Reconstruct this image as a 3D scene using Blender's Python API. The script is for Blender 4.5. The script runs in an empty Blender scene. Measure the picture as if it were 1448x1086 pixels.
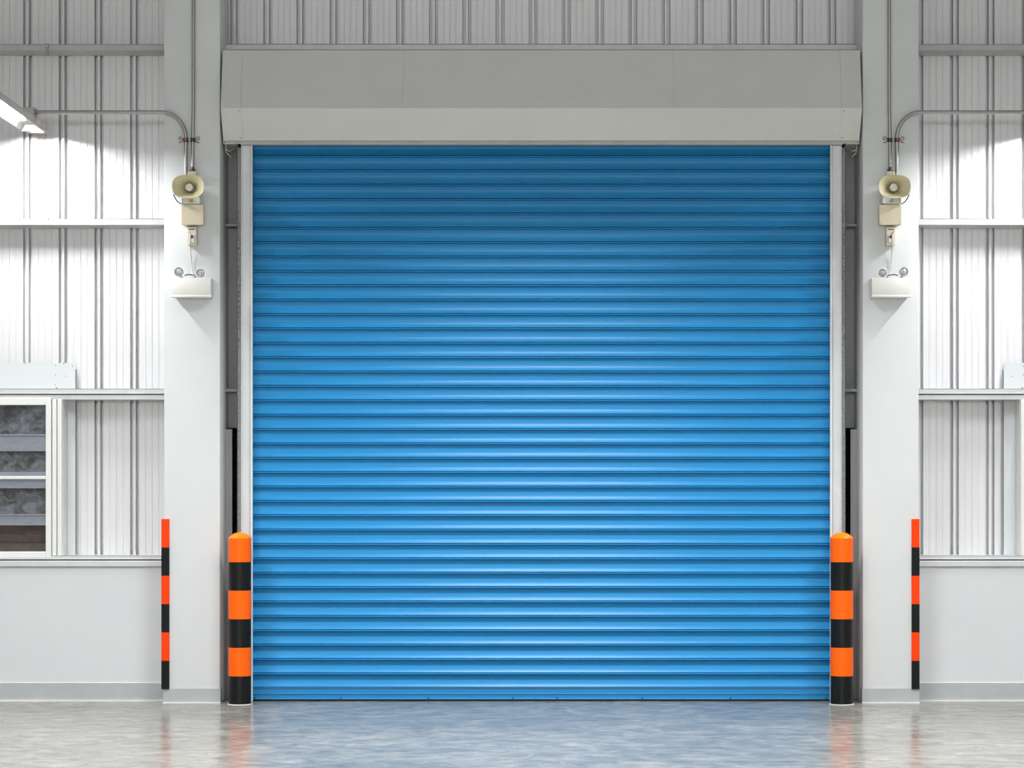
import bpy, bmesh, math, random
from mathutils import Vector, Matrix
random.seed(7)
scene = bpy.context.scene
COL = scene.collection
PI = math.pi

# ------------------------------------------------------------------ frame
CAM_Y, EYE, F = -16.0, 1.5, 3200.0        # column faces stand at y = 0
def X(px, y=0.0): return (px-765.5)/F*(y-CAM_Y)
def Z(py, y=0.0): return EYE+(694.0-py)/F*(y-CAM_Y)

cam = bpy.data.cameras.new('camera')
cam.sensor_width = 36.0; cam.lens = F/1448*36.0
cam.shift_x = -41.5/1448; cam.shift_y = 151.0/1448
cam.clip_end = 200
co = bpy.data.objects.new('camera', cam); COL.objects.link(co)
co.location = (0, CAM_Y, EYE); co.rotation_euler = (PI/2, 0, 0)
scene.camera = co

# ------------------------------------------------------------------ materials
def mat(name, rgb, rough=0.5, metal=0.0, var=0.04, scale=6.0, stretch=(1,1,1), bump=0.0,
        bscale=40.0, spec=0.5, coat=0.0, emit=None, estr=0.0, rvar=0.0):
    m = bpy.data.materials.new(name); m.use_nodes = True
    nt = m.node_tree; N = nt.nodes; L = nt.links
    b = N['Principled BSDF']
    b.inputs['Roughness'].default_value = rough
    b.inputs['Metallic'].default_value = metal
    b.inputs['Specular IOR Level'].default_value = spec
    b.inputs['Coat Weight'].default_value = coat
    tc = N.new('ShaderNodeTexCoord'); mp = N.new('ShaderNodeMapping')
    L.new(tc.outputs['Object'], mp.inputs['Vector']); mp.inputs['Scale'].default_value = stretch
    nz = N.new('ShaderNodeTexNoise'); nz.inputs['Scale'].default_value = scale
    nz.inputs['Detail'].default_value = 6.0; nz.inputs['Roughness'].default_value = 0.6
    L.new(mp.outputs['Vector'], nz.inputs['Vector'])
    cr = N.new('ShaderNodeValToRGB'); L.new(nz.outputs['Fac'], cr.inputs['Fac'])
    cr.color_ramp.elements[0].position = 0.3; cr.color_ramp.elements[1].position = 0.7
    cr.color_ramp.elements[0].color = tuple(c*(1-var) for c in rgb)+(1,)
    cr.color_ramp.elements[1].color = tuple(min(1, c*(1+var)) for c in rgb)+(1,)
    L.new(cr.outputs['Color'], b.inputs['Base Color'])
    if rvar:
        mr = N.new('ShaderNodeMapRange'); L.new(nz.outputs['Fac'], mr.inputs['Value'])
        mr.inputs['From Min'].default_value = 0.3; mr.inputs['From Max'].default_value = 0.7
        mr.inputs['To Min'].default_value = rough-rvar; mr.inputs['To Max'].default_value = rough+rvar
        L.new(mr.outputs['Result'], b.inputs['Roughness'])
    if bump:
        n2 = N.new('ShaderNodeTexNoise'); n2.inputs['Scale'].default_value = bscale
        n2.inputs['Detail'].default_value = 4.0
        L.new(mp.outputs['Vector'], n2.inputs['Vector'])
        bp = N.new('ShaderNodeBump'); bp.inputs['Strength'].default_value = bump
        bp.inputs['Distance'].default_value = 0.01
        L.new(n2.outputs['Fac'], bp.inputs['Height']); L.new(bp.outputs['Normal'], b.inputs['Normal'])
    if emit:
        b.inputs['Emission Color'].default_value = emit+(1,); b.inputs['Emission Strength'].default_value = estr
    return m

M = {}
M['panel']  = mat('galvanised cladding', (.735,.725,.735), .38, .2, .03, 5, (6,1,.4))
M['girt']   = mat('galvanised girt', (.60,.61,.61), .42, .2, .05, 8, (1,1,1))
M['white']  = mat('white painted wall', (.60,.62,.63), .55, 0, .02, 3)
M['column'] = mat('white painted column', (.73,.75,.755), .5, 0, .02, 3)
M['base']   = mat('grey skirting paint', (.40,.42,.43), .5, 0, .06, 7, (1,1,2))
M['seal']   = mat('white sealant', (.75,.74,.71), .6, 0, .05, 20)
M['hood']   = mat('grey white hood sheet', (.72,.73,.71), .36, .5, .025, 4)
M['purlin'] = mat('dull galvanised purlin', (.50,.505,.50), .5, .1, .08, 9)
M['rail']   = mat('zinc guide rail', (.64,.65,.66), .4, .25, .06, 9, (1,1,.5))
M['weld']   = mat('raw steel angle', (.36,.36,.36), .55, .4, .25, 60)
M['dark']   = mat('dark light stop', (.035,.035,.037), .7, 0, .1, 8)
M['jamb']   = mat('grey jamb sheet', (.44,.44,.44), .5, .1, .06, 5)
M['frame']  = mat('white aluminium', (.74,.74,.72), .4, 0, .03, 9)
M['alu']    = mat('bluish aluminium', (.24,.26,.30), .4, .3, .1, 12, (1,1,3))
M['blue']   = mat('blue shutter paint', (.016,.255,.565), .33, 0, .04, 3, (.5,1,1), rvar=.03, spec=.3)
M['bluebar']= mat('blue bar paint', (.014,.215,.485), .34, 0, .04, 3, (.5,1,1))
M['bolt']   = mat('dark bolt', (.03,.10,.24), .4, .3, .1, 30)
M['screw']  = mat('dark screw', (.06,.06,.065), .5, .2, .1, 30)
M['orange'] = mat('orange bollard paint', (.93,.125,.001), .36, 0, .03, 5, spec=.25)
M['cap']    = mat('orange cap paint', (.95,.21,.002), .25, 0, .03, 5, spec=.4)
M['black']  = mat('black bollard paint', (.006,.0063,.007), .36, 0, .2, 14, (4,4,1), spec=.25)
M['redorange'] = mat('orange red rubber', (.90,.052,.001), .5, 0, .03, 6, spec=.15)
M['rubber'] = mat('black rubber', (.006,.0065,.007), .5, 0, .1, 9, spec=.2)
M['conduit']= mat('zinc conduit', (.40,.40,.395), .3, .9, .05, 12)
M['clamp']  = mat('dark clamp steel', (.08,.065,.06), .4, .5, .3, 80)
M['rust']   = mat('orange washer', (.55,.12,.04), .6, 0, .2, 60)
M['cream']  = mat('cream plastic', (.76,.70,.46), .42, 0, .03, 12)
M['boxcream'] = mat('cream box', (.66,.59,.43), .45, 0, .03, 12)
M['beige']  = mat('beige plastic', (.66,.59,.49), .45, 0, .05, 20)
M['ivory']  = mat('ivory plastic', (.80,.78,.74), .4, 0, .02, 12)
M['brass']  = mat('brass bolt', (.62,.36,.10), .35, .6, .1, 30)
M['cable']  = mat('black cable', (.03,.03,.03), .5, 0, .1, 30)
M['wcable'] = mat('white cable', (.70,.69,.67), .5, 0, .05, 30)
M['chrome'] = mat('lamp reflector', (.55,.55,.55), .3, .85, .1, 40)
M['lens']   = mat('clear lamp lens', (.46,.47,.48), .12, .3, .5, 90)
M['lamp']   = mat('fixture housing', (.66,.61,.58), .5, 0, .06, 14)
M['lampw']  = mat('fixture reflector', (.45,.445,.435), .5, 0, .02, 14)
M['glow']   = mat('fluorescent diffuser', (.9,.9,.9), .5, 0, .0, 3, emit=(.97,.99,1.0), estr=530.0)
M['hall']   = mat('hall cladding', (.80,.80,.81), .6, 0, .04, 3)
M['ceil']   = mat('ceiling sheet', (.82,.82,.82), .6, 0, .04, 3)

def floor_mat():
    m = bpy.data.materials.new('polished concrete'); m.use_nodes = True
    nt = m.node_tree; N = nt.nodes; L = nt.links; b = N['Principled BSDF']
    tc = N.new('ShaderNodeTexCoord')
    def noise(sc, stretch, detail=6, rough=.6, dist=0):
        mp = N.new('ShaderNodeMapping'); mp.inputs['Scale'].default_value = stretch
        L.new(tc.outputs['Object'], mp.inputs['Vector'])
        n = N.new('ShaderNodeTexNoise'); n.inputs['Scale'].default_value = sc
        n.inputs['Detail'].default_value = detail; n.inputs['Roughness'].default_value = rough
        n.inputs['Distortion'].default_value = dist
        L.new(mp.outputs['Vector'], n.inputs['Vector']); return n
    a = noise(1.1, (1,1,1), 8, .7, .8); c = noise(6.5, (.9,1.1,1), 7, .65, .7)
    r1 = N.new('ShaderNodeValToRGB'); L.new(a.outputs['Fac'], r1.inputs['Fac'])
    e = r1.color_ramp.elements
    e[0].position = .3; e[0].color = (.28,.27,.245,1); e[1].position = .7; e[1].color = (.38,.368,.34,1)
    r2 = N.new('ShaderNodeValToRGB'); L.new(c.outputs['Fac'], r2.inputs['Fac'])
    e = r2.color_ramp.elements
    e[0].position = .3; e[0].color = (.42,.42,.42,1); e[1].position = .7; e[1].color = (1,.99,.98,1)
    mx = N.new('ShaderNodeMix'); mx.data_type = 'RGBA'; mx.blend_type = 'MULTIPLY'
    mx.inputs['Factor'].default_value = 1.0
    L.new(r1.outputs['Color'], mx.inputs['A']); L.new(r2.outputs['Color'], mx.inputs['B'])
    L.new(mx.outputs['Result'], b.inputs['Base Color'])
    mr = N.new('ShaderNodeMapRange'); L.new(a.outputs['Fac'], mr.inputs['Value'])
    mr.inputs['From Min'].default_value = .3; mr.inputs['From Max'].default_value = .7
    mr.inputs['To Min'].default_value = .10; mr.inputs['To Max'].default_value = .22
    L.new(mr.outputs['Result'], b.inputs['Roughness'])
    w = noise(6.5, (.8,1.1,1), 5, .6, .5)
    bp = N.new('ShaderNodeBump'); bp.inputs['Strength'].default_value = .45; bp.inputs['Distance'].default_value = .012
    L.new(w.outputs['Fac'], bp.inputs['Height']); L.new(bp.outputs['Normal'], b.inputs['Normal'])
    b.inputs['IOR'].default_value = 1.24; b.inputs['Specular Tint'].default_value = (1,.82,.42,1)
    return m
M['floor'] = floor_mat()

def glass_mat():
    m = bpy.data.materials.new('obscure glass'); m.use_nodes = True
    nt = m.node_tree; N = nt.nodes; L = nt.links; b = N['Principled BSDF']
    tc = N.new('ShaderNodeTexCoord')
    n = N.new('ShaderNodeTexNoise'); n.inputs['Scale'].default_value = 9; n.inputs['Detail'].default_value = 9
    n.inputs['Roughness'].default_value = .7; n.inputs['Distortion'].default_value = 1.2
    L.new(tc.outputs['Object'], n.inputs['Vector'])
    r = N.new('ShaderNodeValToRGB'); L.new(n.outputs['Fac'], r.inputs['Fac'])
    r.color_ramp.elements[0].position = .38; r.color_ramp.elements[0].color = (.06,.058,.057,1)
    r.color_ramp.elements[1].position = .72; r.color_ramp.elements[1].color = (.27,.29,.33,1)
    L.new(r.outputs['Color'], b.inputs['Base Color'])
    b.inputs['Roughness'].default_value = .22
    b.inputs['Transmission Weight'].default_value = .25
    n2 = N.new('ShaderNodeTexNoise'); n2.inputs['Scale'].default_value = 55; n2.inputs['Detail'].default_value = 3
    L.new(tc.outputs['Object'], n2.inputs['Vector'])
    bp = N.new('ShaderNodeBump'); bp.inputs['Strength'].default_value = .35; bp.inputs['Distance'].default_value = .004
    L.new(n2.outputs['Fac'], bp.inputs['Height']); L.new(bp.outputs['Normal'], b.inputs['Normal'])
    return m
M['glass'] = glass_mat()
M['brownblind'] = mat('brown shutter blind', (.075,.058,.05), .6, 0, .25, 14, (1,1,3))

# ------------------------------------------------------------------ mesh helpers
def NB(): return bmesh.new()
def quad(bm, pts, mi=0):
    f = bm.faces.new([bm.verts.new(p) for p in pts]); f.material_index = mi; return f
def box(bm, x0, x1, y0, y1, z0, z1, bev=0.0, mi=0, seg=2):
    if x0 > x1: x0, x1 = x1, x0
    if y0 > y1: y0, y1 = y1, y0
    if z0 > z1: z0, z1 = z1, z0
    v = [bm.verts.new(p) for p in ((x0,y0,z0),(x1,y0,z0),(x1,y1,z0),(x0,y1,z0),(x0,y0,z1),(x1,y0,z1),(x1,y1,z1),(x0,y1,z1))]
    fs = [bm.faces.new([v[i] for i in q]) for q in ((0,1,5,4),(1,2,6,5),(2,3,7,6),(3,0,4,7),(4,5,6,7),(3,2,1,0))]
    for f in fs: f.material_index = mi
    if bev:
        es = list({e for f in fs for e in f.edges})
        r = bmesh.ops.bevel(bm, geom=es, offset=bev, segments=seg, affect='EDGES', profile=.5)
        for f in r['faces']: f.material_index = mi
def prism_x(bm, prof, x0, x1, mi=0):
    """closed profile of (y,z) swept along x"""
    a = [bm.verts.new((x0,y,z)) for y, z in prof]; b = [bm.verts.new((x1,y,z)) for y, z in prof]
    n = len(prof)
    for i in range(n):
        bm.faces.new((a[i],a[(i+1)%n],b[(i+1)%n],b[i])).material_index = mi
    for r in (a, b): bm.faces.new(r).material_index = mi
def prism_z(bm, prof, z0, z1, mi=0):
    """closed profile of (x,y) swept along z"""
    a = [bm.verts.new((x,y,z0)) for x, y in prof]; b = [bm.verts.new((x,y,z1)) for x, y in prof]
    n = len(prof)
    for i in range(n):
        bm.faces.new((a[i],a[(i+1)%n],b[(i+1)%n],b[i])).material_index = mi
    for r in (a, b): bm.faces.new(r).material_index = mi
def prism_y(bm, prof, y0, y1, mi=0):
    a = [bm.verts.new((x,y0,z)) for x, z in prof]; b = [bm.verts.new((x,y1,z)) for x, z in prof]
    n = len(prof)
    for i in range(n):
        bm.faces.new((a[i],a[(i+1)%n],b[(i+1)%n],b[i])).material_index = mi
    for r in (a, b): bm.faces.new(r).material_index = mi
def tube(bm, pts, r, n=10, mi=0, cap=True):
    pts = [Vector(p) for p in pts]; rings = []
    up = Vector((.31,.53,.79))
    t0 = (pts[1]-pts[0]).normalized(); nrm = t0.cross(up).normalized()
    for i, p in enumerate(pts):
        if i == 0: t = pts[1]-p
        elif i == len(pts)-1: t = p-pts[i-1]
        else: t = (pts[i+1]-p).normalized()+(p-pts[i-1]).normalized()
        t.normalize(); nrm = (nrm-t*nrm.dot(t)).normalized(); bn = t.cross(nrm)
        rr = r[i] if isinstance(r, (list, tuple)) else r
        rings.append([bm.verts.new(p+rr*(math.cos(2*PI*k/n)*nrm+math.sin(2*PI*k/n)*bn)) for k in range(n)])
    for a, b in zip(rings, rings[1:]):
        for k in range(n): bm.faces.new((a[k],a[(k+1)%n],b[(k+1)%n],b[k])).material_index = mi
    if cap:
        for q in (rings[0], rings[-1]): bm.faces.new(q).material_index = mi
def lathe(bm, prof, c, axis='z', n=40, mis=None, sx=1.0, sz=1.0):
    """prof (r, h) rings around c along axis; ends closed when r > 0"""
    rings = []
    for r, h in prof:
        ring = []
        for k in range(n):
            a = 2*PI*k/n
            if axis == 'z': p = (c[0]+r*math.cos(a), c[1]+r*math.sin(a), c[2]+h)
            else: p = (c[0]+sx*r*math.cos(a), c[1]+h, c[2]+sz*r*math.sin(a))
            ring.append(bm.verts.new(p))
        rings.append(ring)
    for i, (a, b) in enumerate(zip(rings, rings[1:])):
        for k in range(n):
            bm.faces.new((a[k],a[(k+1)%n],b[(k+1)%n],b[k])).material_index = mis[i] if mis else 0
    for q, i in ((rings[0], 0), (rings[-1], -1)): bm.faces.new(q).material_index = mis[i] if mis else 0
def disc(bm, c, r, t, n=14, mi=0):        # small disc facing the hall (-y)
    m0 = len(bm.faces)
    lathe(bm, [(r, 0), (r*.9, -t)], c, 'y', n, [mi])
def arc(c, r, a0, a1, n, y):
    return [(c[0]+r*math.cos(a0+(a1-a0)*i/n), y, c[1]+r*math.sin(a0+(a1-a0)*i/n)) for i in range(n+1)]

ORG = {}
def obj(name, bm, m, parent=None, smooth=None, label=None):
    bmesh.ops.recalc_face_normals(bm, faces=bm.faces)
    if parent is not None: o0 = ORG[parent.name]
    else:
        xs = [v.co.x for v in bm.verts]; ys = [v.co.y for v in bm.verts]; zs = [v.co.z for v in bm.verts]
        o0 = Vector(((min(xs)+max(xs))/2, (min(ys)+max(ys))/2, min(zs)))
    bmesh.ops.translate(bm, verts=bm.verts, vec=-o0)
    me = bpy.data.meshes.new(name); bm.to_mesh(me); bm.free()
    for x in (m if isinstance(m, (list, tuple)) else [m]): me.materials.append(x)
    if smooth is not None:
        me.polygons.foreach_set('use_smooth', [True]*len(me.polygons))
        me.set_sharp_from_angle(angle=math.radians(smooth))
    o = bpy.data.objects.new(name, me); COL.objects.link(o)
    if parent is not None: o.parent = parent
    else: o.location = o0
    ORG[o.name] = o0
    if label: o['label'] = label
    return o
def tag(o, label, cat, group=None):
    o['label'] = label; o['category'] = cat
    if group: o['group'] = group
    return o
def thing(name, label, cat, loc, group=None):
    o = bpy.data.objects.new(name, None); COL.objects.link(o); o.location = loc
    o.empty_display_size = .1
    ORG[o.name] = Vector(loc); return tag(o, label, cat, group)
def struct(name, bm, m, smooth=None, label=None, cat=None):
    o = obj(name, bm, m, None, smooth); o['kind'] = 'structure'
    if label: o['label'] = label
    if cat: o['category'] = cat
    return o

# ------------------------------------------------------------------ hall shell
HX, HY, HZ = 11.0, -30.0, 7.2
YW = .40                                   # inside face of the cladding
bm = NB(); box(bm, -HX, HX, HY, 1.1, -.15, 0); struct('floor', bm, M['floor'], label='polished grey concrete warehouse floor', cat='floor')
bm = NB(); box(bm, -HX-.1, HX+.1, HY-.1, 1.1, HZ, HZ+.1); struct('ceiling', bm, M['ceil'])
bm = NB(); box(bm, -HX-.1, -HX, HY, 1.1, 0, HZ); struct('wall_left', bm, M['hall'])
bm = NB(); box(bm, HX, HX+.1, HY, 1.1, 0, HZ); struct('wall_right', bm, M['hall'])
bm = NB(); box(bm, -HX, HX, HY-.1, HY, 0, HZ); struct('wall_front', bm, M['hall'])

def clad_profile(x0, x1, y, pitch, phase, rib=.055, top=.0172, b=.0245):
    """(x,y) line of a ribbed sheet between x0 and x1: tall ribs each pitch, small stiffening beads between"""
    pts = []
    k0 = math.floor((x0-phase)/pitch)-1; k1 = math.ceil((x1-phase)/pitch)+1
    for k in range(k0, k1+1):
        c = phase+k*pitch
        w = top/2
        e = b*.12
        pts += [(c-w-b, 0), (c-w-b+e, -rib), (c-w-e, -rib), (c-w, .006), (c+w, .006), (c+w+e, -rib), (c+w+b-e, -rib), (c+w+b, 0)]
        flat0 = c+w+b; flat1 = c+pitch-w-b; n = 4
        for q in (1, 2, 3):
            s = flat0+(flat1-flat0)*q/n
            d = .0035 if q == 2 else .0022
            pts += [(s-.008, 0), (s-.006, .0015), (s-.002, .0015), (s-.0012, -d), (s+.0012, -d), (s+.002, 0)]
    out = []
    for x, h in pts:
        if x0 < x < x1: out.append((x, y-h))
    return [(x0, y)]+out+[(x1, y)]
def cladding(bm, x0, x1, z0, z1, y, pitch, phase):
    p = clad_profile(x0, x1, y, pitch, phase)
    prism_z(bm, p+[(x1, y+.05), (x0, y+.05)], z0, z1)

PITCH = 50.4/F*(16+YW); PHASE = X(190.3, YW)
zlow = Z(801, .16)
# left and right: ribbed sheet above the low wall with a window hole in it
WX1 = X(70, YW)+.0; WX0 = WX1-1.1          # left window hole
RX0 = X(1461, YW); RX1 = RX0+1.1           # right window hole
wz0, wz1 = Z(786, YW), Z(566, YW)
YD = .46                                   # sheet above the door
def clad_wall(name, xa, xb, h0, h1, label):
    bm = NB()
    cladding(bm, xa, xb, wz1, HZ, YW, PITCH, PHASE)
    cladding(bm, xa, h0, zlow-.03, wz1, YW, PITCH, PHASE)
    cladding(bm, h1, xb, zlow-.03, wz1, YW, PITCH, PHASE)
    cladding(bm, h0, h1, zlow-.03, wz0, YW, PITCH, PHASE)
    return struct(name, bm, M['panel'], label=label, cat='wall')
CI, CO = 2.2725, 2.6675                    # column inner and outer edges
clad_wall('wall_back_left', -HX, -CO+.08, WX0, WX1, 'ribbed metal cladding left of the columns')
clad_wall('wall_back_right', CO-.08, HX, RX0, RX1, 'ribbed metal cladding right of the columns')
bm = NB()
cladding(bm, -CI-.05, CI+.05, Z(80, YD), HZ, YD, 46.9/F*(16+YD), X(472.6, YD))
struct('wall_back_upper', bm, M['panel'], label='ribbed metal cladding above the shutter hood', cat='wall')
# added panel behind the door, keeps world light out
bm = NB(); box(bm, -CI-.3, CI+.3, .95, 1.05, 0, HZ); struct('light_stop_panel', bm, M['dark'])

# low masonry walls and their skirtings
for s, nm in ((-1, 'left'), (1, 'right')):
    bm = NB(); box(bm, s*HX, s*(CO-.05), .16, .46, 0, zlow, .004)
    struct('wall_low_'+nm, bm, M['white'], label='low smooth white wall %s of the door' % nm, cat='wall')
    bm = NB(); hb = Z(967, .16)
    box(bm, s*HX, s*(CO-.01), .15, .17, 0, hb, .002)
    box(bm, s*HX, s*(CO-.01), .153, .17, hb+.004, hb+.009, 0, 1)
    box(bm, s*HX, s*(CO-.01), .138, .155, 0, .006, 0, 1)
    struct('baseboard_'+nm, bm, [M['base'], M['seal']])

# columns
for s, nm in ((-1, 'left'), (1, 'right')):
    bm = NB(); box(bm, s*CI, s*CO, 0, YW+.14, 0, HZ, .006)
    struct('column' if s < 0 else 'column.001', bm, M['column'], 30, 'white square building column %s of the blue shutter' % nm, 'column')
    bm = NB()
    hb = Z(973.5)
    prof = [(s*(CO+.004), .16), (s*(CO+.004), -.004), (s*(CI-.004), -.004), (s*(CI-.004), .09), (s*(CI+.02), .09), (s*(CI+.02), .05), (s*(CO-.02), .05), (s*(CO-.02), .16)]
    prism_z(bm, prof, 0, hb)
    box(bm, s*(CO+.006), s*(CI-.006), -.014, 0, 0, .005, 0, 1)
    struct('baseboard_column_'+nm, bm, [M['base'], M['seal']])

# ------------------------------------------------------------------ girts (horizontal rails)
YG = .2
tn = [0]
def trim(bm, m, label=None):
    tn[0] += 1
    return struct('trim_%d' % tn[0], bm, m, label=label, cat='trim' if label else None)
def channel(bm, x0, x1, ztop, zbot, y0, y1, lip=.012, t=.004, closed=False):
    """Z/C rail: web on the hall side with top and bottom flanges back to the sheet"""
    box(bm, x0, x1, y0, y0+t, zbot, ztop, .001)
    box(bm, x0, x1, y0, y1, ztop-t, ztop)
    if closed: box(bm, x0, x1, y0, y1, zbot, zbot+t)
    box(bm, x0, x1, y0-.004, y0, zbot, zbot+lip, .001)
for s, nm, xe in ((-1, 'left', 67), (1, 'right', None)):
    xa, xb = s*HX, s*(CO-.03)
    bm = NB(); channel(bm, xa, xb, Z(62.5, YG), Z(71.3, YG), YG, YW, closed=True); t1 = trim(bm, M['purlin'], 'upper horizontal steel girt on the %s wall' % nm)
    bm = NB(); channel(bm, xa, xb, Z(309, YG), Z(318, YG), YG, YW, closed=True); t2 = trim(bm, M['purlin'], 'middle horizontal steel girt on the %s wall' % nm)
    bm = NB(); channel(bm, xa, xb, Z(549.5, YG), Z(557, YG), YG, YW, .006)
    box(bm, xa, xb, YG+.02, YG+.03, Z(560, YG), Z(556, YG), 0, 1)
    box(bm, xa, xb, YG+.004, YW, Z(565, YG), Z(558.4, YG), .002)
    t3 = trim(bm, [M['girt'], M['screw']], 'white girt at window head height on the %s wall' % nm)
    bm = NB(); channel(bm, xa, xb, Z(785.5, YG-.02), Z(791, YG-.02), YG-.02, YW, .005)
    box(bm, xa, xb, YG, YG+.03, Z(794, YG), Z(790, YG), 0, 1)
    box(bm, xa, xb, .145, YW, zlow, Z(793, .15), .003)
    t4 = trim(bm, [M['girt'], M['screw']], 'sill rail along the top of the low %s wall' % nm)
    if s < 0:
        bm = NB(); box(bm, X(64.5,YG), X(69,YG), YG-.012, YG, Z(69.5,YG), Z(61.5,YG), .002)
        box(bm, X(65.5,YG), X(68,YG), YG-.004, YG+.02, Z(78,YG), Z(70,YG))
        disc(bm, (X(67,YG), YG-.012, Z(65,YG)), .008, .008, 10, 1)
        obj('bracket', bm, [M['weld'], M['chrome']], t1)
        bm = NB(); box(bm, X(66.5,YG), X(70.3,YG), YG-.008, YG, Z(315.5,YG), Z(307.5,YG), .002)
        disc(bm, (X(68.5,YG), YG-.008, Z(310.3,YG)), .006, .006, 10, 1)
        obj('bracket', bm, [M['frame'], M['screw']], t2)
    # window surround sheet standing proud of the ribs
    bm = NB(); YS = YW-.055
    if s < 0: e1, e0 = X(107.5, YS), WX0-.25
    else: e1, e0 = X(1418.5, YS), RX1+.25
    zt, zb, hz1, hz0 = Z(513, YS), zlow, wz1, wz0
    w1, w0 = (WX1, WX0) if s < 0 else (RX0, RX1)
    box(bm, e0, e1, YS, YS+.004, hz1, zt); box(bm, w1, e1, YS, YS+.004, zb, hz1)
    box(bm, e0, w0, YS, YS+.004, zb, hz1)
    box(bm, e1, e1+s*.004, YS, YS+.03, zb, Z(522, YS))
    if s < 0: sc = [(78.6,517),(78.6,530),(78.2,544),(80,548.4),(93,532),(103,518),(36,513.8),(89.5,513.8)]; 
    else: sc = [(1447.3,517.6),(1447.3,530.4),(1445.5,548.4),(1431.5,532.3),(1419.5,518)]
    for px, py in sc: disc(bm, (X(px,YS), YS, Z(py,YS)), .0035 if py < 548 else .005, .003, 8, 1)
    trim(bm, [M['white'], M['screw']], 'flat white flashing sheet around the %s window' % nm)

# rail above the hood and door jamb sheets
bm = NB(); channel(bm, -CI-.02, CI+.02, Z(62, .3), Z(70.5, .3), .3, YD, .004); box(bm, -CI-.02, CI+.02, .32, YD+.05, Z(84, .3), Z(70, .3))
trim(bm, M['girt'], 'horizontal steel rail just above the shutter hood')
for s, nm in ((-1, 'left'), (1, 'right')):
    bm = NB(); box(bm, s*CI, s*2.0, .43, .46, Z(605, .43), Z(150, .43))
    box(bm, s*(CI-.045), s*(CI-.0), .30, .32, 0, Z(607, .3))
    channel(bm, s*CI, s*2.03, Z(316, .3), Z(320, .3), .3, .43, .002)
    channel(bm, s*CI, s*2.03, Z(549, .3), Z(554, .3), .3, .43, .002)
    trim(bm, M['jamb'], 'grey jamb sheet in the gap between the %s column and the guide rail' % nm)

# ------------------------------------------------------------------ windows
def window(name, x0, x1, s, label):
    """x0 the jamb nearest the door"""
    out = 1 if x1 > x0 else -1
    yf = .19
    w = thing(name, label, 'window', ((x0+x1)/2, yf, wz0)); w['kind'] = 'structure'
    zt, zb = Z(562.5, yf), Z(789, yf)
    zi, zj = Z(573, yf), Z(780, yf)
    fx = x0 + out*(X(88,yf)-X(66,yf)) if False else x0
    bm = NB()
    jw = (88-65)/F*(16+yf)
    xa = x0; xb = x0+out*jw
    box(bm, xa, xa+out*.012, yf+.03, YW+.05, zb, zt)                       # outer reveal
    box(bm, xa+out*.004, xa+out*.036, yf+.004, yf+.07, zb, zt-.012, .003)      # stepped jamb
    box(bm, xa+out*.042, xa+out*.075, yf+.012, yf+.08, zb, zt-.012, .003)
    box(bm, xa+out*.078, xb, yf-.012, yf+.08, zb, zt, .004)               # sash stile
    box(bm, xb, x1, yf-.012, yf+.08, zi, zt, .004)                         # head
    box(bm, xb, x1, yf-.012, yf+.08, zb, zj, .004)                         # sill
    box(bm, x1, x1-out*.06, yf-.012, yf+.08, zb, zt, .004)
    obj('window_frame', bm, M['frame'], w)
    bm = NB(); box(bm, xb, x1, yf-.004, yf+.03, Z(677.5, yf), Z(673, yf), .002); obj('glazing_bar', bm, M['frame'], w)
    for a, b in ((614, 638), (667.5, 673), (677.5, 690.5), (727, 743)):
        bm = NB(); box(bm, xb-out*.01, x1, yf+.008, yf+.028, Z(b, yf), Z(a, yf), .002)
        if b-a > 10: box(bm, xb-out*.01, x1, yf+.002, yf+.01, Z(a+2, yf), Z(a, yf), .0008); box(bm, xb-out*.01, x1, yf+.002, yf+.01, Z(b, yf), Z(b-1.4, yf), .0005)
        obj('sash_rail', bm, M['alu'], w)
    for a, b in ((572, 615), (637, 669), (690, 728)):
        bm = NB(); box(bm, xb-out*.01, x1, yf+.03, yf+.036, Z(b, yf), Z(a, yf)); obj('pane', bm, M['glass'], w)
    bm = NB()
    for k in range(3): 
        za, zc = Z(742+k*13, yf), Z(742+(k+1)*13, yf)
        prism_x(bm, [(yf+.03, za), (yf+.04, za), (yf+.055, zc), (yf+.045, zc)], xb-out*.01, x1)
    obj('blind', bm, M['brownblind'], w, label='brown slatted blind')
    return w
window('window_1', X(88,.19), X(88,.19)-1.2, -1, 'white framed window in the wall at the left edge')
window('window_2', X(1443,.19), X(1443,.19)+1.2, 1, 'white framed window cut off at the right edge')

# ------------------------------------------------------------------ roller shutter
YC = .145
rs = thing('roller_shutter', 'large closed blue roller shutter of horizontal slats between the white columns', 'door', (0, YC, 0))
P = 20.317/F*(16+YC)
zbar = Z(971, YC)
prof = []
nS = 38
unit = [(0.0, -.004), (.0004, .020), (.0056, .020), (.0058, -.002), (.0064, -.0085), (.0076, -.0125), (.0100, -.0145), (.0128, -.0135), (.0148, -.0100), (.0158, -.005), (.0162, .014), (.0200, .014)]
for i in range(13):
    u = i/12.0
    unit.append((.0201+(P-.0201)*u, .006*(1-u)-.004*u+.0120*4*u*(1-u)))
for k in range(nS):
    z0 = zbar+(nS-k)*P
    for dz, dy in unit[:-1]: prof.append((YC+dy, z0-dz))
prof.append((YC-.004, zbar+.0005))
bm = NB(); prism_x(bm, prof+[(YC+.03, zbar+.0005), (YC+.03, zbar+nS*P)], X(347, YC), X(1184, YC))
obj('curtain', bm, M['blue'], rs, 38)
bm = NB()
zb = .012
pb = [(YC+.009, zbar), (YC+.009, zbar-.003), (YC-.005, zbar-.004), (YC-.006, zbar-.007), (YC+.001, zbar-.011), (YC+.002, zbar-.045), (YC-.005, zbar-.049), (YC-.005, zbar-.053), (YC+.0, zbar-.057), (YC+.001, zb+.012), (YC-.006, zb+.007), (YC-.006, zb), (YC+.02, zb), (YC+.02, zbar)]
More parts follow.
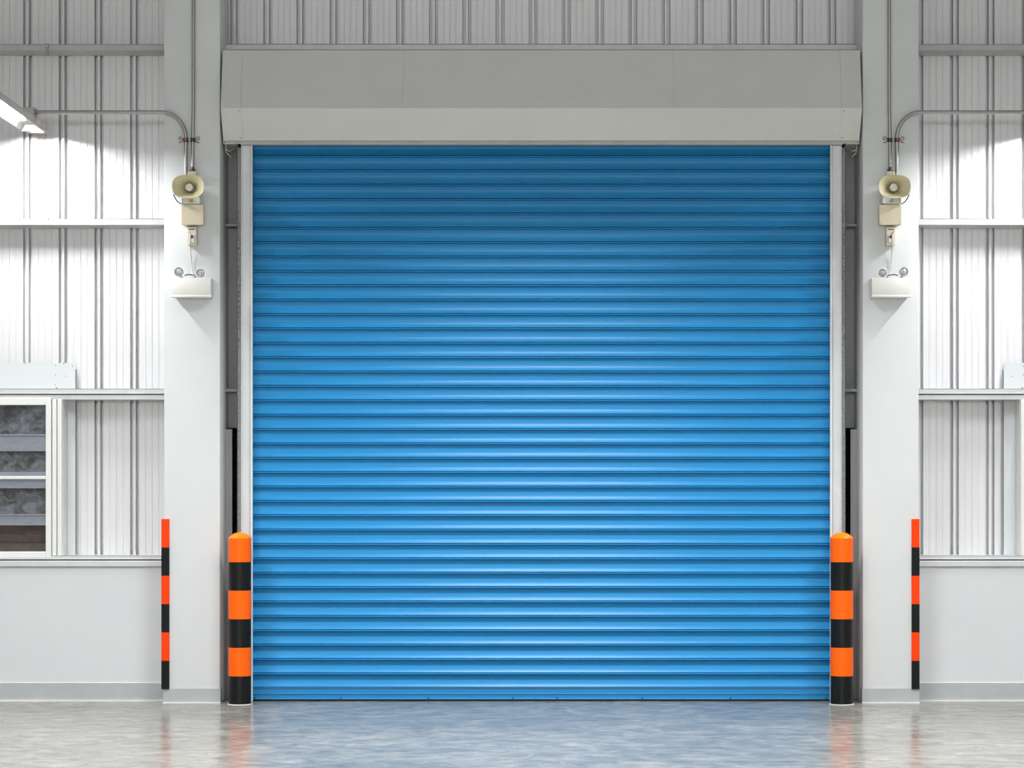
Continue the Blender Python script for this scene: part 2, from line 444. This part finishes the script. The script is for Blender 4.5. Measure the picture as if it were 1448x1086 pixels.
prism_x(bm, pb, X(348, YC), X(1183, YC))
bar = obj('bottom_bar', bm, M['bluebar'], rs, 25)
bm = NB(); box(bm, X(348, YC), X(1183, YC), YC+.0, YC+.018, 0, zb, .003); obj('rubber_seal', bm, M['rubber'], rs, label='black rubber strip under the shutter')
for px in (360.5, 482, 606, 725, 788, 908, 1033, 1168):
    bm = NB(); disc(bm, (X(px, YC), YC+.002, Z(987, YC)), .009, .008, 6); obj('bolt', bm, M['bolt'], bar)
zr = Z(203.2, .06)-.007
for s in (-1, 1):
    q = lambda px, y: s*-X(px, y)
    bm = NB()
    box(bm, q(341, .1), q(354, .1), .10, .106, 0, zr, .0015)
    box(bm, q(341, .1), q(342.6, .1), .09, .22, 0, zr, .0015)
    box(bm, q(341, .1), q(357, .1), .215, .222, 0, zr)
    box(bm, q(356.2, .09), q(357, .09), .205, .222, 0, zr)
    g = obj('guide_rail', bm, M['rail'], rs, label='galvanised steel guide rail')
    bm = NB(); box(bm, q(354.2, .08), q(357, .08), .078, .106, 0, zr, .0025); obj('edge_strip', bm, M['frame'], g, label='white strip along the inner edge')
    bm = NB(); box(bm, q(335.5, .2), q(341, .2), .19, .2, 0, zr, .001); box(bm, q(335.5, .2), q(336.3, .2), .19, .43, 0, zr)
    for i in range(26):
        z = Z(300+i*7.5+random.uniform(-2, 2), .19)
        lathe(bm, [(.001, .002), (.007, 0), (.005, -.004), (.001, -.006)], (q(338+random.uniform(-1.5, 2.4), .19), .19, z), 'y', 7)
    obj('mounting_angle', bm, M['weld'], g)

# hood
YB, YCR, YT = .06, -.08, .03
hd = thing('shutter_hood', 'wide light grey folded metal hood above the blue shutter', 'hood', (0, .1, Z(203, YB)))
HE = X(1220, YCR)-.004                     # half width
top = (YT, Z(71, YT)); cre = (YCR, Z(153, YCR)); bot = (YB, Z(198.5, YB)); lip = (YB, Z(203.2, YB))
t = .004
def slab(bm, a, b, x0, x1, th=t):
    (ya, za), (yb, zb_) = a, b
    d = Vector((yb-ya, zb_-za)).normalized(); n = Vector((-d.y, d.x))*th
    if n.x < 0: n = -n
    prism_x(bm, [(ya, za), (yb, zb_), (yb+n.x, zb_+n.y), (ya+n.x, za+n.y)], x0, x1)
sx = [-HE, X(340.5, YCR), X(569.6, YCR), X(952.5, YCR), X(1190.5, YCR), HE]
bm = NB()
for a, b in zip(sx, sx[1:]): slab(bm, top, cre, a+.0012, b-.0012)
slab(bm, (top[0]+.003, top[1]-.006), (cre[0]+.006, cre[1]+.0), -HE, HE, .003)
box(bm, -HE, HE, YT, YT+.03, top[1]-.004, top[1])
box(bm, -HE, HE, YT, .5, top[1]-.006, top[1]-.002)
obj('upper_panel', bm, M['hood'], hd)
bm = NB()
for a, b in ((sx[0], sx[1]), (sx[1], sx[4]), (sx[4], sx[5])): slab(bm, cre, bot, a+.0012, b-.0012)
slab(bm, (cre[0]+.006, cre[1]-.002), (bot[0]+.006, bot[1]), -HE, HE, .003)
for px, py in ((337.5,157), (340.6,195), (1193,157), (1190.5,195)):
    u = (py-153)/45.5; y = YCR+(YB-YCR)*u
    disc(bm, (X(px, y), y-.001, Z(py, y)), .004, .002, 8, 1)
obj('lower_panel', bm, [M['hood'], M['screw']], hd)
bm = NB()
box(bm, -HE, HE, YB+.004, YB+.012, bot[1]-.009, bot[1]+.002, 0)
box(bm, -HE+.012, HE-.012, YB-.001, YB+.01, lip[1], lip[1]+.014, .002)
box(bm, X(341,.1), X(1190,.1), YB, .112, lip[1]-.006, lip[1]+.002)
obj('bottom_lip', bm, M['purlin'], hd)
bm = NB()
bm.free()
for s in (-1, 1):
    bm = NB(); box(bm, s*HE, s*2.165, YB, .43, lip[1]-.001, lip[1]+.004)
    obj('underside', bm, M['hood'], hd)
for s in (-1, 1):
    bm = NB(); p = [(top[0], top[1]), cre, bot, lip, (.43, lip[1]), (.43, top[1])]
    prism_x(bm, p, s*HE, s*(HE-.003)); obj('end_plate', bm, M['hood'], hd)
# hooked cables under the hood ends
for s, nm in ((-1, 'left'), (1, 'right')):
    q = lambda px: s*-X(px, .12)
    zz = lambda py: Z(py, .12)
    bm = NB()
    tube(bm, [(q(319.5), .12, lip[1]), (q(319.3), .12, zz(211)), (q(320.5), .12, zz(216)), (q(323), .12, zz(219)), (q(326.5), .13, zz(221.5))], .006, 8)
    tube(bm, [(q(320.5), .12, zz(211)), (q(323), .12, zz(214)), (q(327), .13, zz(212.5)), (q(331), .14, zz(210)), (q(333), .15, lip[1])], .006, 8)
    tag(obj('cable', bm, M['conduit'], None, 50), 'short grey cable hanging under the %s end of the shutter hood' % nm, 'cable')

# ------------------------------------------------------------------ bollards and corner guards
for s, nm, px in ((-1, 'left', 339.2), (1, 'right', 1190.2)):
    yb = -.08; c = (X(px, yb), yb, 0)
    b = thing('bollard' if s < 0 else 'bollard.001', 'round orange and black banded bollard at the %s edge of the blue shutter' % nm, 'bollard', c, 'bollards beside the shutter')
    bm = NB(); R = 16.2/F*(16+yb); pr = []; mis = []
    for k in range(6):
        z0, z1 = .2*k+(.004 if k == 0 else 0), min(.2*(k+1), 1.165)
        r = R if k % 2 else R-.002
        pr += [(r, z0), (r, z1)]; mis += [k % 2, (k+1) % 2]
    lathe(bm, pr, c, 'z', 48, mis[:-1])
    obj('post', bm, [M['black'], M['orange']], b, 40)
    bm = NB(); pr = [(R, 1.165), (R+.0005, 1.168)]
    Hc = .040; Rs = (R*R+Hc*Hc)/(2*Hc); th = math.asin(R/Rs)
    for k in range(9):
        a = th*(1-k/9); pr.append((Rs*math.sin(a), 1.1685+Rs*math.cos(a)-(Rs-Hc)))
    pr.append((.002, 1.1685+Hc))
    lathe(bm, pr, c, 'z', 48); obj('cap', bm, M['cap'], b, 40, 'yellowish orange domed cap')
    bm = NB(); lathe(bm, [(R+.007, 0), (R+.006, .0025), (R-.01, .003)], c, 'z', 48); obj('sealant_ring', bm, M['seal'], b)
for s, nm, p0, p1 in ((-1, 'left', 228, 239), (1, 'right', 1300.5, 1289.5)):
    bm = NB(); y0 = -.014
    xo, xi = X(p0, y0), X(p1, y0); e = s*CO
    z1, z0 = Z(734, y0), Z(974.5, y0); h = (z1-z0)/6
    for k in range(6):
        mi = 1 if k % 2 else 0
        e2 = .0006*mi
        pr = [(xo, .055), (xo, y0+.004), (xo-s*.004, y0-e2), (xi+s*.004, y0-e2), (xi, y0+.004), (xi, -.0005), (e+s*.0005, -.0005), (e+s*.0005, .055)]
        prism_z(bm, pr, z0+k*h, z0+(k+1)*h, mi)
    tag(obj('corner_guard' if s < 0 else 'corner_guard.001', bm, [M['rubber'], M['redorange']]),
        'thin orange-red and black banded guard on the outer corner of the %s column' % nm, 'corner guard', 'corner guards on the columns')

# ------------------------------------------------------------------ fixtures on the columns
def side(s):
    nm = 'left' if s < 0 else 'right'
    def q(px, y): return s*-X(px, y)                 # left-hand pixels, mirrored for the right column
    # horn loudspeaker
    yr = -.26; cx, cz = q(265.7, yr), Z(263.5, yr); W, H = 22.3/F*(16+yr), 16.4/F*(16+yr)
    yz = lambda py: Z(py, -.05)
    h = thing('horn_speaker', 'cream horn loudspeaker on the %s column' % nm, 'loudspeaker', (cx, -.02, cz))
    def ring(bm, y, w, hh, ex, n=48):
        out = []
        for k in range(n):
            a = 2*PI*k/n; ca, sa = math.cos(a), math.sin(a)
            out.append(bm.verts.new((cx+w*math.copysign(abs(ca)**(2/ex), ca), y, cz+hh*math.copysign(abs(sa)**(2/ex), sa))))
        return out
    bm = NB(); rows = []
    prof = [(-.118,.026,.026,2), (-.14,.03,.029,2), (-.175,.044,.038,2.1), (-.21,.066,.052,2.3), (-.238,.089,.067,2.5), (-.252,W-.006,H-.006,2.7), (yr,W-.0015,H-.0015,2.7)]
    back = [(yr-.001,W,H,2.7), (yr+.004,W+.001,H+.001,2.7), (-.248,W-.001,H-.001,2.7), (-.234,.093,.071,2.5), (-.206,.070,.056,2.3), (-.171,.048,.042,2.1), (-.136,.034,.033,2), (-.112,.030,.030,2)]
    for y, w, hh, ex in prof+back: rows.append(ring(bm, y, w, hh, ex))
    n = 48
    for a, b in zip(rows, rows[1:]):
        for k in range(n): bm.faces.new((a[k], a[(k+1)%n], b[(k+1)%n], b[k]))
    bm.faces.new(rows[0]); bm.faces.new(rows[-1])
    obj('horn', bm, M['cream'], h, 45)
    bm = NB(); lathe(bm, [(.034, -.035), (.036, -.05), (.036, -.105), (.03, -.114)], (cx, 0, cz), 'y', 32); obj('driver', bm, M['cream'], h, 40)
    bm = NB(); lathe(bm, [(.012, -.117), (.016, -.15), (.026, -.19), (.0275, -.205), (.026, -.212), (.015, -.216), (.004, -.217)], (cx, 0, cz), 'y', 28); obj('phase_plug', bm, M['ivory'], h, 50, 'round white centre plug')
    bm = NB()
    bx0, bx1 = q(258, -.06), q(284, -.06)
    zb0, zb1 = Z(288.4, -.06), Z(272, -.06)
    box(bm, bx0, bx1, -.075, -.07, zb0, zb1-.02, .001)
    box(bm, bx0, bx0+.004*(1 if bx1 > bx0 else -1), -.11, 0, zb0, zb1, .001); box(bm, bx1, bx1-.004*(1 if bx1 > bx0 else -1), -.11, 0, zb0, zb1, .001)
    box(bm, bx0, bx1, -.006, 0, zb0, zb1+.03, .001)
    br = obj('bracket', bm, M['ivory'], h, label='white steel bracket under the horn')
    bm = NB(); disc(bm, (q(270, -.08), -.075, Z(283.5, -.08)), .012, .02, 6); obj('bolt', bm, M['brass'] if s < 0 else M['weld'], br)
    bm = NB(); tube(bm, [(q(245.5, -.17), -.17, Z(275, -.17)), (q(248, -.15), -.15, Z(281, -.15)), (q(251.5, -.12), -.12, Z(285.5, -.12)), (q(255, -.08), -.08, Z(287.8, -.08)), (q(257, -.05), -.05, Z(288.4, -.05))], .0035, 8)
    obj('wire', bm, M['cable'], h, 50, 'thin black wire')
    # transformer box below the horn
    yf = -.075
    t_ = thing('junction_box', 'square cream box under the horn on the %s column' % nm, 'box', ((q(256, 0)+q(288, 0))/2, 0, Z(318, yf)))
    bm = NB(); box(bm, q(257.4, yf), q(287, yf), yf+.008, 0, Z(317.5, yf), Z(291, yf), .004); obj('body', bm, M['boxcream'], t_)
    bm = NB(); box(bm, q(256, yf), q(288, yf), yf, yf+.012, Z(318.3, yf), Z(289.3, yf), .004); obj('cover', bm, M['boxcream'], t_)
    for px, py in ((259, 316), (284.8, 316), (259, 292), (284.8, 292)):
        bm = NB(); disc(bm, (q(px, yf), yf, Z(py, yf)), .0055, .003, 10); obj('screw', bm, M['chrome'], t_)
    # switch box
    yf = -.06
    w = thing('switch_box', 'small beige switch box below the cream box on the %s column' % nm, 'switch', ((q(265, 0)+q(279, 0))/2, 0, Z(347, yf)))
    bm = NB(); box(bm, q(264.8, yf), q(278, yf), yf, 0, Z(347, yf), Z(320.5, yf), .005); obj('body', bm, M['beige'], w)
    bm = NB(); box(bm, q(269, yf), q(274.6, yf), yf-.006, yf, Z(343, yf), Z(332, yf), .002); r_ = obj('rocker', bm, M['ivory'], w)
    bm = NB(); box(bm, q(270.2, yf), q(273.4, yf), yf-.008, yf-.005, Z(337, yf), Z(332.8, yf), .001); obj('rocker_mark', bm, M['screw'], r_)
    bm = NB(); box(bm, q(267, yf), q(275, yf), yf-.002, yf, Z(324.8, yf), Z(323.6, yf)); obj('slot', bm, M['screw'], w)
    bm = NB(); disc(bm, (q(268, yf), yf, Z(328.5, yf)), .005, .003, 8); obj('screw', bm, M['weld'], w)
    # small outlet box above the horn
    yf = -.06
    o_ = thing('conduit_box', 'small cream outlet box on top of the horn, %s column' % nm, 'box', (q(272, 0), 0, Z(252, yf)))
    bm = NB(); box(bm, q(265.3, yf), q(277.6, yf), yf, 0, Z(253, yf), Z(242, yf), .004); obj('body', bm, M['beige'], o_)
    bm = NB(); lathe(bm, [(.02, 0), (.02, .012), (.012, .014), (.012, .028)], (q(272.3, -.025), -.025, Z(242, -.025)), 'z', 8); obj('gland', bm, M['clamp'], o_, 30, 'brown threaded gland')
    for px in (269, 274.5):
        bm = NB(); disc(bm, (q(px, yf), yf, Z(246.5, yf)), .004, .002, 8); obj('screw', bm, M['weld'], o_)
    # conduits
    r = .0135; yc = -r-.004
    bm = NB(); tube(bm, [(q(274.2, yc), yc, HZ-.02), (q(273.4, yc), yc, Z(150, yc)), (q(272.6, yc), yc, Z(200, yc)), (q(272.3, yc), yc, Z(237.5, yc))], r*.92, 14)
    tag(obj('conduit', bm, M['conduit'], None, 60), 'straight vertical metal conduit running up the %s column' % nm, 'conduit')
    yp = -.022; zc = Z(158.8, yp); xs = q(262.8, yp)
    R = 33/F*16
    xe = q(50, .3) if s < 0 else HX-.05
    pts = [(xs, yp, Z(252, yp))]
    pts += [(xs+s*R*(1-math.cos(a)), yp, zc-R*1.12+R*1.12*math.sin(a)) for a in [i/14*PI/2 for i in range(15)]]
    xcol = pts[-1][0]
    pts += [(xcol+s*.1, yp+.0, zc)]
    zf = Z(159.5, .0); 
    pts += [(s*3.5735, yp, Z(158.7, yp))]
    bm = NB(); tube(bm, pts, r, 14)
    tag(obj('conduit', bm, M['conduit'], None, 60), ('bent metal conduit curving from the left column to the wall lamp' if s < 0 else 'bent metal conduit curving from the right column along the wall'), 'conduit')
    # saddle clamps
    for px, nm2, flip in ((262.8, 'bent', -1), (272.7, 'straight', 1)):
        cxx = q(px, yp); zz = Z(198, yp)
        c_ = thing('pipe_clamp', 'small dark clamp with wire ends on the %s conduit, %s column' % (nm2, nm), 'clamp', (cxx, 0, zz))
        bm = NB(); lathe(bm, [(r+.001, -.014), (r+.004, -.014), (r+.004, .014), (r+.001, .014)], (cxx, yp, zz), 'z', 18)
        box(bm, cxx-.006, cxx+.006, yp+.012, 0, zz-.012, zz+.012); obj('band', bm, M['clamp'], c_)
        if flip < 0:
            bm = NB(); disc(bm, (cxx, yp-r-.003, zz), .010, .012, 12); obj('washer', bm, M['rust'], c_, None, 'orange washer')
        bm = NB(); d = s*-flip*-1*-1
        d = -1 if (flip < 0) == (s < 0) else 1
        x0 = cxx+d*(r+.002)
        tube(bm, [(x0, yp-.01, zz), (x0+d*.014, yp-.014, zz+.017), (x0+d*.03, yp-.014, zz+.021), (x0+d*.034, yp-.012, zz+.008), (x0+d*.018, yp-.012, zz-.002)], .0028, 6)
        tube(bm, [(x0, yp-.01, zz), (x0+d*.014, yp-.014, zz-.016), (x0+d*.032, yp-.014, zz-.021)], .0028, 6)
        obj('wire_end', bm, M['clamp'], c_, 50)
    # twin head emergency light
    yf = -.125
    e = thing('emergency_light', 'white twin head emergency light box on the %s column' % nm, 'emergency light', ((q(243, 0)+q(298, 0))/2, 0, Z(420, yf)))
    bm = NB(); box(bm, q(243, yf), q(298.4, yf), yf, 0, Z(419, yf), Z(393, yf), .006)
    box(bm, q(242.4, yf), q(299, yf), yf-.004, yf+.03, Z(420.6, yf), Z(417.2, yf), .003)
    obj('housing', bm, M['ivory'], e, 40)
    for px, py, rr, dx in ((254, 384.5, 6.3, -.25), (283.6, 386.5, 7.2, .12)):
        y0 = -.085; c = (q(px, y0), y0, Z(py, y0)); rad = rr/200
        bm = NB()
        lathe(bm, [(rad*.35, .035), (rad*.75, .02), (rad, -.012), (rad, -.02), (rad*.88, -.02), (rad*.8, -.012)], c, 'y', 26)
        bmesh.ops.rotate(bm, verts=bm.verts, cent=c, matrix=Matrix.Rotation(s*-dx, 3, 'Z'))
        hd_ = obj('lamp_head', bm, M['chrome'], e, 40, 'round chrome lamp head')
        bm = NB(); lathe(bm, [(rad*.87, -.013), (rad*.6, -.018), (rad*.3, -.021), (.002, -.022)], c, 'y', 26)
        bmesh.ops.rotate(bm, verts=bm.verts, cent=c, matrix=Matrix.Rotation(s*-dx, 3, 'Z'))
        obj('lens', bm, M['lens'], hd_, 40)
        bm = NB(); tube(bm, [(c[0], y0+.02, c[2]-rad*.3), (c[0]+s*-.01, y0+.02, Z(394, y0))], .011, 10); 
        lathe(bm, [(.018, 0), (.016, .008)], (c[0]+s*-.01, y0+.02, Z(394.2, y0)), 'z', 16)
        obj('swivel', bm, M['ivory'], hd_, 40)
    bm = NB(); tube(bm, [(q(261, -.1), -.1, Z(389.5, -.1)), (q(266, -.1), -.1, Z(388.2, -.1)), (q(271, -.09), -.09, Z(388.8, -.09)), (q(275, -.09), -.09, Z(389.2, -.09)), (q(276.5, -.09), -.09, Z(393, -.09))], .004, 8)
    obj('lamp_wire', bm, M['clamp'], e, 50, 'dark wire between the lamp heads')
    bm = NB(); tube(bm, [(q(269, -.065), -.065, Z(330, -.065)), (q(268.6, -.068), -.068, Z(344, -.068)), (q(269.4, -.03), -.03, Z(352, -.03)), (q(270.3, -.012), -.012, Z(368, -.012)), (q(271.2, -.012), -.012, Z(384, -.012)), (q(272.5, -.04), -.04, Z(392.5, -.04))], .0045, 8)
    obj('power_cord', bm, M['wcable'], e, 50, 'thin white power cord')
side(-1); side(1)

# ------------------------------------------------------------------ strip lamps standing out from the wall
def strip_lamp(s):
    nm = 'left' if s < 0 else 'right'
    y0, y1 = .2, -1.16
    xr = 3.56; W = .165; hh = .056; zb_ = 4.075
    f = thing('strip_lamp', 'lit strip lamp standing out from the wall at the %s edge' % nm, 'lamp', (s*(xr+W/2), (y0+y1)/2, zb_))
    bm = NB(); a0, a1 = s*xr, s*(xr+W); k = s*.012
    # trough: top and splayed sides with rolled edges
    prism_y(bm, [(a0, zb_), (a0, zb_+hh-.006), (a0+k*.5, zb_+hh), (a1-k*.5, zb_+hh), (a1, zb_+hh-.006), (a1, zb_), (a1-k*.4, zb_), (a1-k*.4, zb_+.02), (a1-k*2.2, zb_+hh-.006), (a0+k*2.2, zb_+hh-.006), (a0+k*.4, zb_+.02), (a0+k*.4, zb_)], y1, y0)
    obj('housing', bm, M['lamp'], f)
    bm = NB()
    prism_y(bm, [(a0+k*.42, zb_+.001), (a0+k*2.3, zb_+hh-.007), (a1-k*2.3, zb_+hh-.007), (a1-k*.42, zb_+.001), (a1-k*.6, zb_+.001), (a1-k*2.6, zb_+hh-.012), (a0+k*2.6, zb_+hh-.012), (a0+k*.6, zb_+.001)], y1+.004, y0-.004)
    obj('reflector', bm, M['lampw'], f)
    bm = NB(); cx = (a0+a1)/2; d = .032
    box(bm, cx-d, cx+d, y1+.30, y0-.36, zb_+.018, zb_+.034, .005)
    obj('diffuser', bm, M['glow'], f, None, 'glowing white diffuser')
    for ya, yb in ((y0-.012, y0+.006), (y1-.006, y1+.012)):
        bm = NB(); box(bm, a0-k*.3, a1+k*.3, ya, yb, zb_-.002, zb_+hh+.002, .002); obj('end_cap', bm, M['lamp'], f)
    bm = NB(); box(bm, a0-k*.4, a0+s*.095, y0-.02, y0+.03, zb_-.014, zb_-.003, .002)
    obj('mounting_clip', bm, M['lamp'], f)
    bm = NB(); box(bm, a0-k*.5, a0-k*.3, y0-.05, y0+.02, zb_+.0, zb_+.05, .001); obj('side_clip', bm, M['lamp'], f)
    bm = NB(); box(bm, a0-k*.5, a0-k*.3, y0-.3, y0-.2, zb_+.012, zb_+.048, .001); obj('side_clip', bm, M['lamp'], f)
    bm = NB(); box(bm, a0+k, a1-k, y0+.006, .38, zb_+.01, zb_+.03); obj('wall_arm', bm, M['lamp'], f)
    bm = NB(); xb = s*-X(52, -.0); 
    box(bm, s*3.575, s*3.70, -.045, .06, zb_+.062, zb_+.13, .003)
    obj('wiring_box', bm, M['conduit'], f)
strip_lamp(-1); strip_lamp(1)

# ------------------------------------------------------------------ light of the hall and an added fill
def area(name, loc, sx_, sy_, power, spread=150, col=(.965,.99,1)):
    l = bpy.data.lights.new(name, 'AREA'); l.shape = 'RECTANGLE'; l.size = sx_; l.size_y = sy_
    l.energy = power; l.spread = math.radians(spread); l.color = col
    o = bpy.data.objects.new(name, l); COL.objects.link(o); o.location = loc
    return o
for y in (-2.6, -5.6, -8.6, -11.6, -18, -25):
    for x in (-3.64, 0, 3.64):
        if y == -2.6: continue

        area('hall_lamp', (x, y, 4.75), .3, 1.5, 95, 132)
for x in (-3.64, 3.64): area('hall_lamp', (x, -2.95, 4.12), .12, 1.4, 105, 142)
for x in (-7.6, 7.6):
    for y in (-1.5, -5.5, -10, -18):
        area('hall_lamp', (x, y, 4.75), .3, 1.5, 95, 132)

area('hall_lamp', (0, -2.7, 4.75), 1.9, .3, 225, 132)
fl = area('front_fill', (0, -29.6, 4.6), 14, 2.4, 1050, 170); fl.rotation_euler = (PI/2, 0, 0)  # added fill light behind the camera, lifts the upright faces evenly
wd = bpy.data.worlds.new('night'); scene.world = wd; wd.use_nodes = True
wd.node_tree.nodes['Background'].inputs['Color'].default_value = (.05,.055,.065,1)
wd.node_tree.nodes['Background'].inputs['Strength'].default_value = 1.0

vs = scene.view_settings
vs.view_transform = 'Standard'; vs.look = 'None'; vs.gamma = 1.0; vs.use_curve_mapping = False
vs.exposure = -0.36
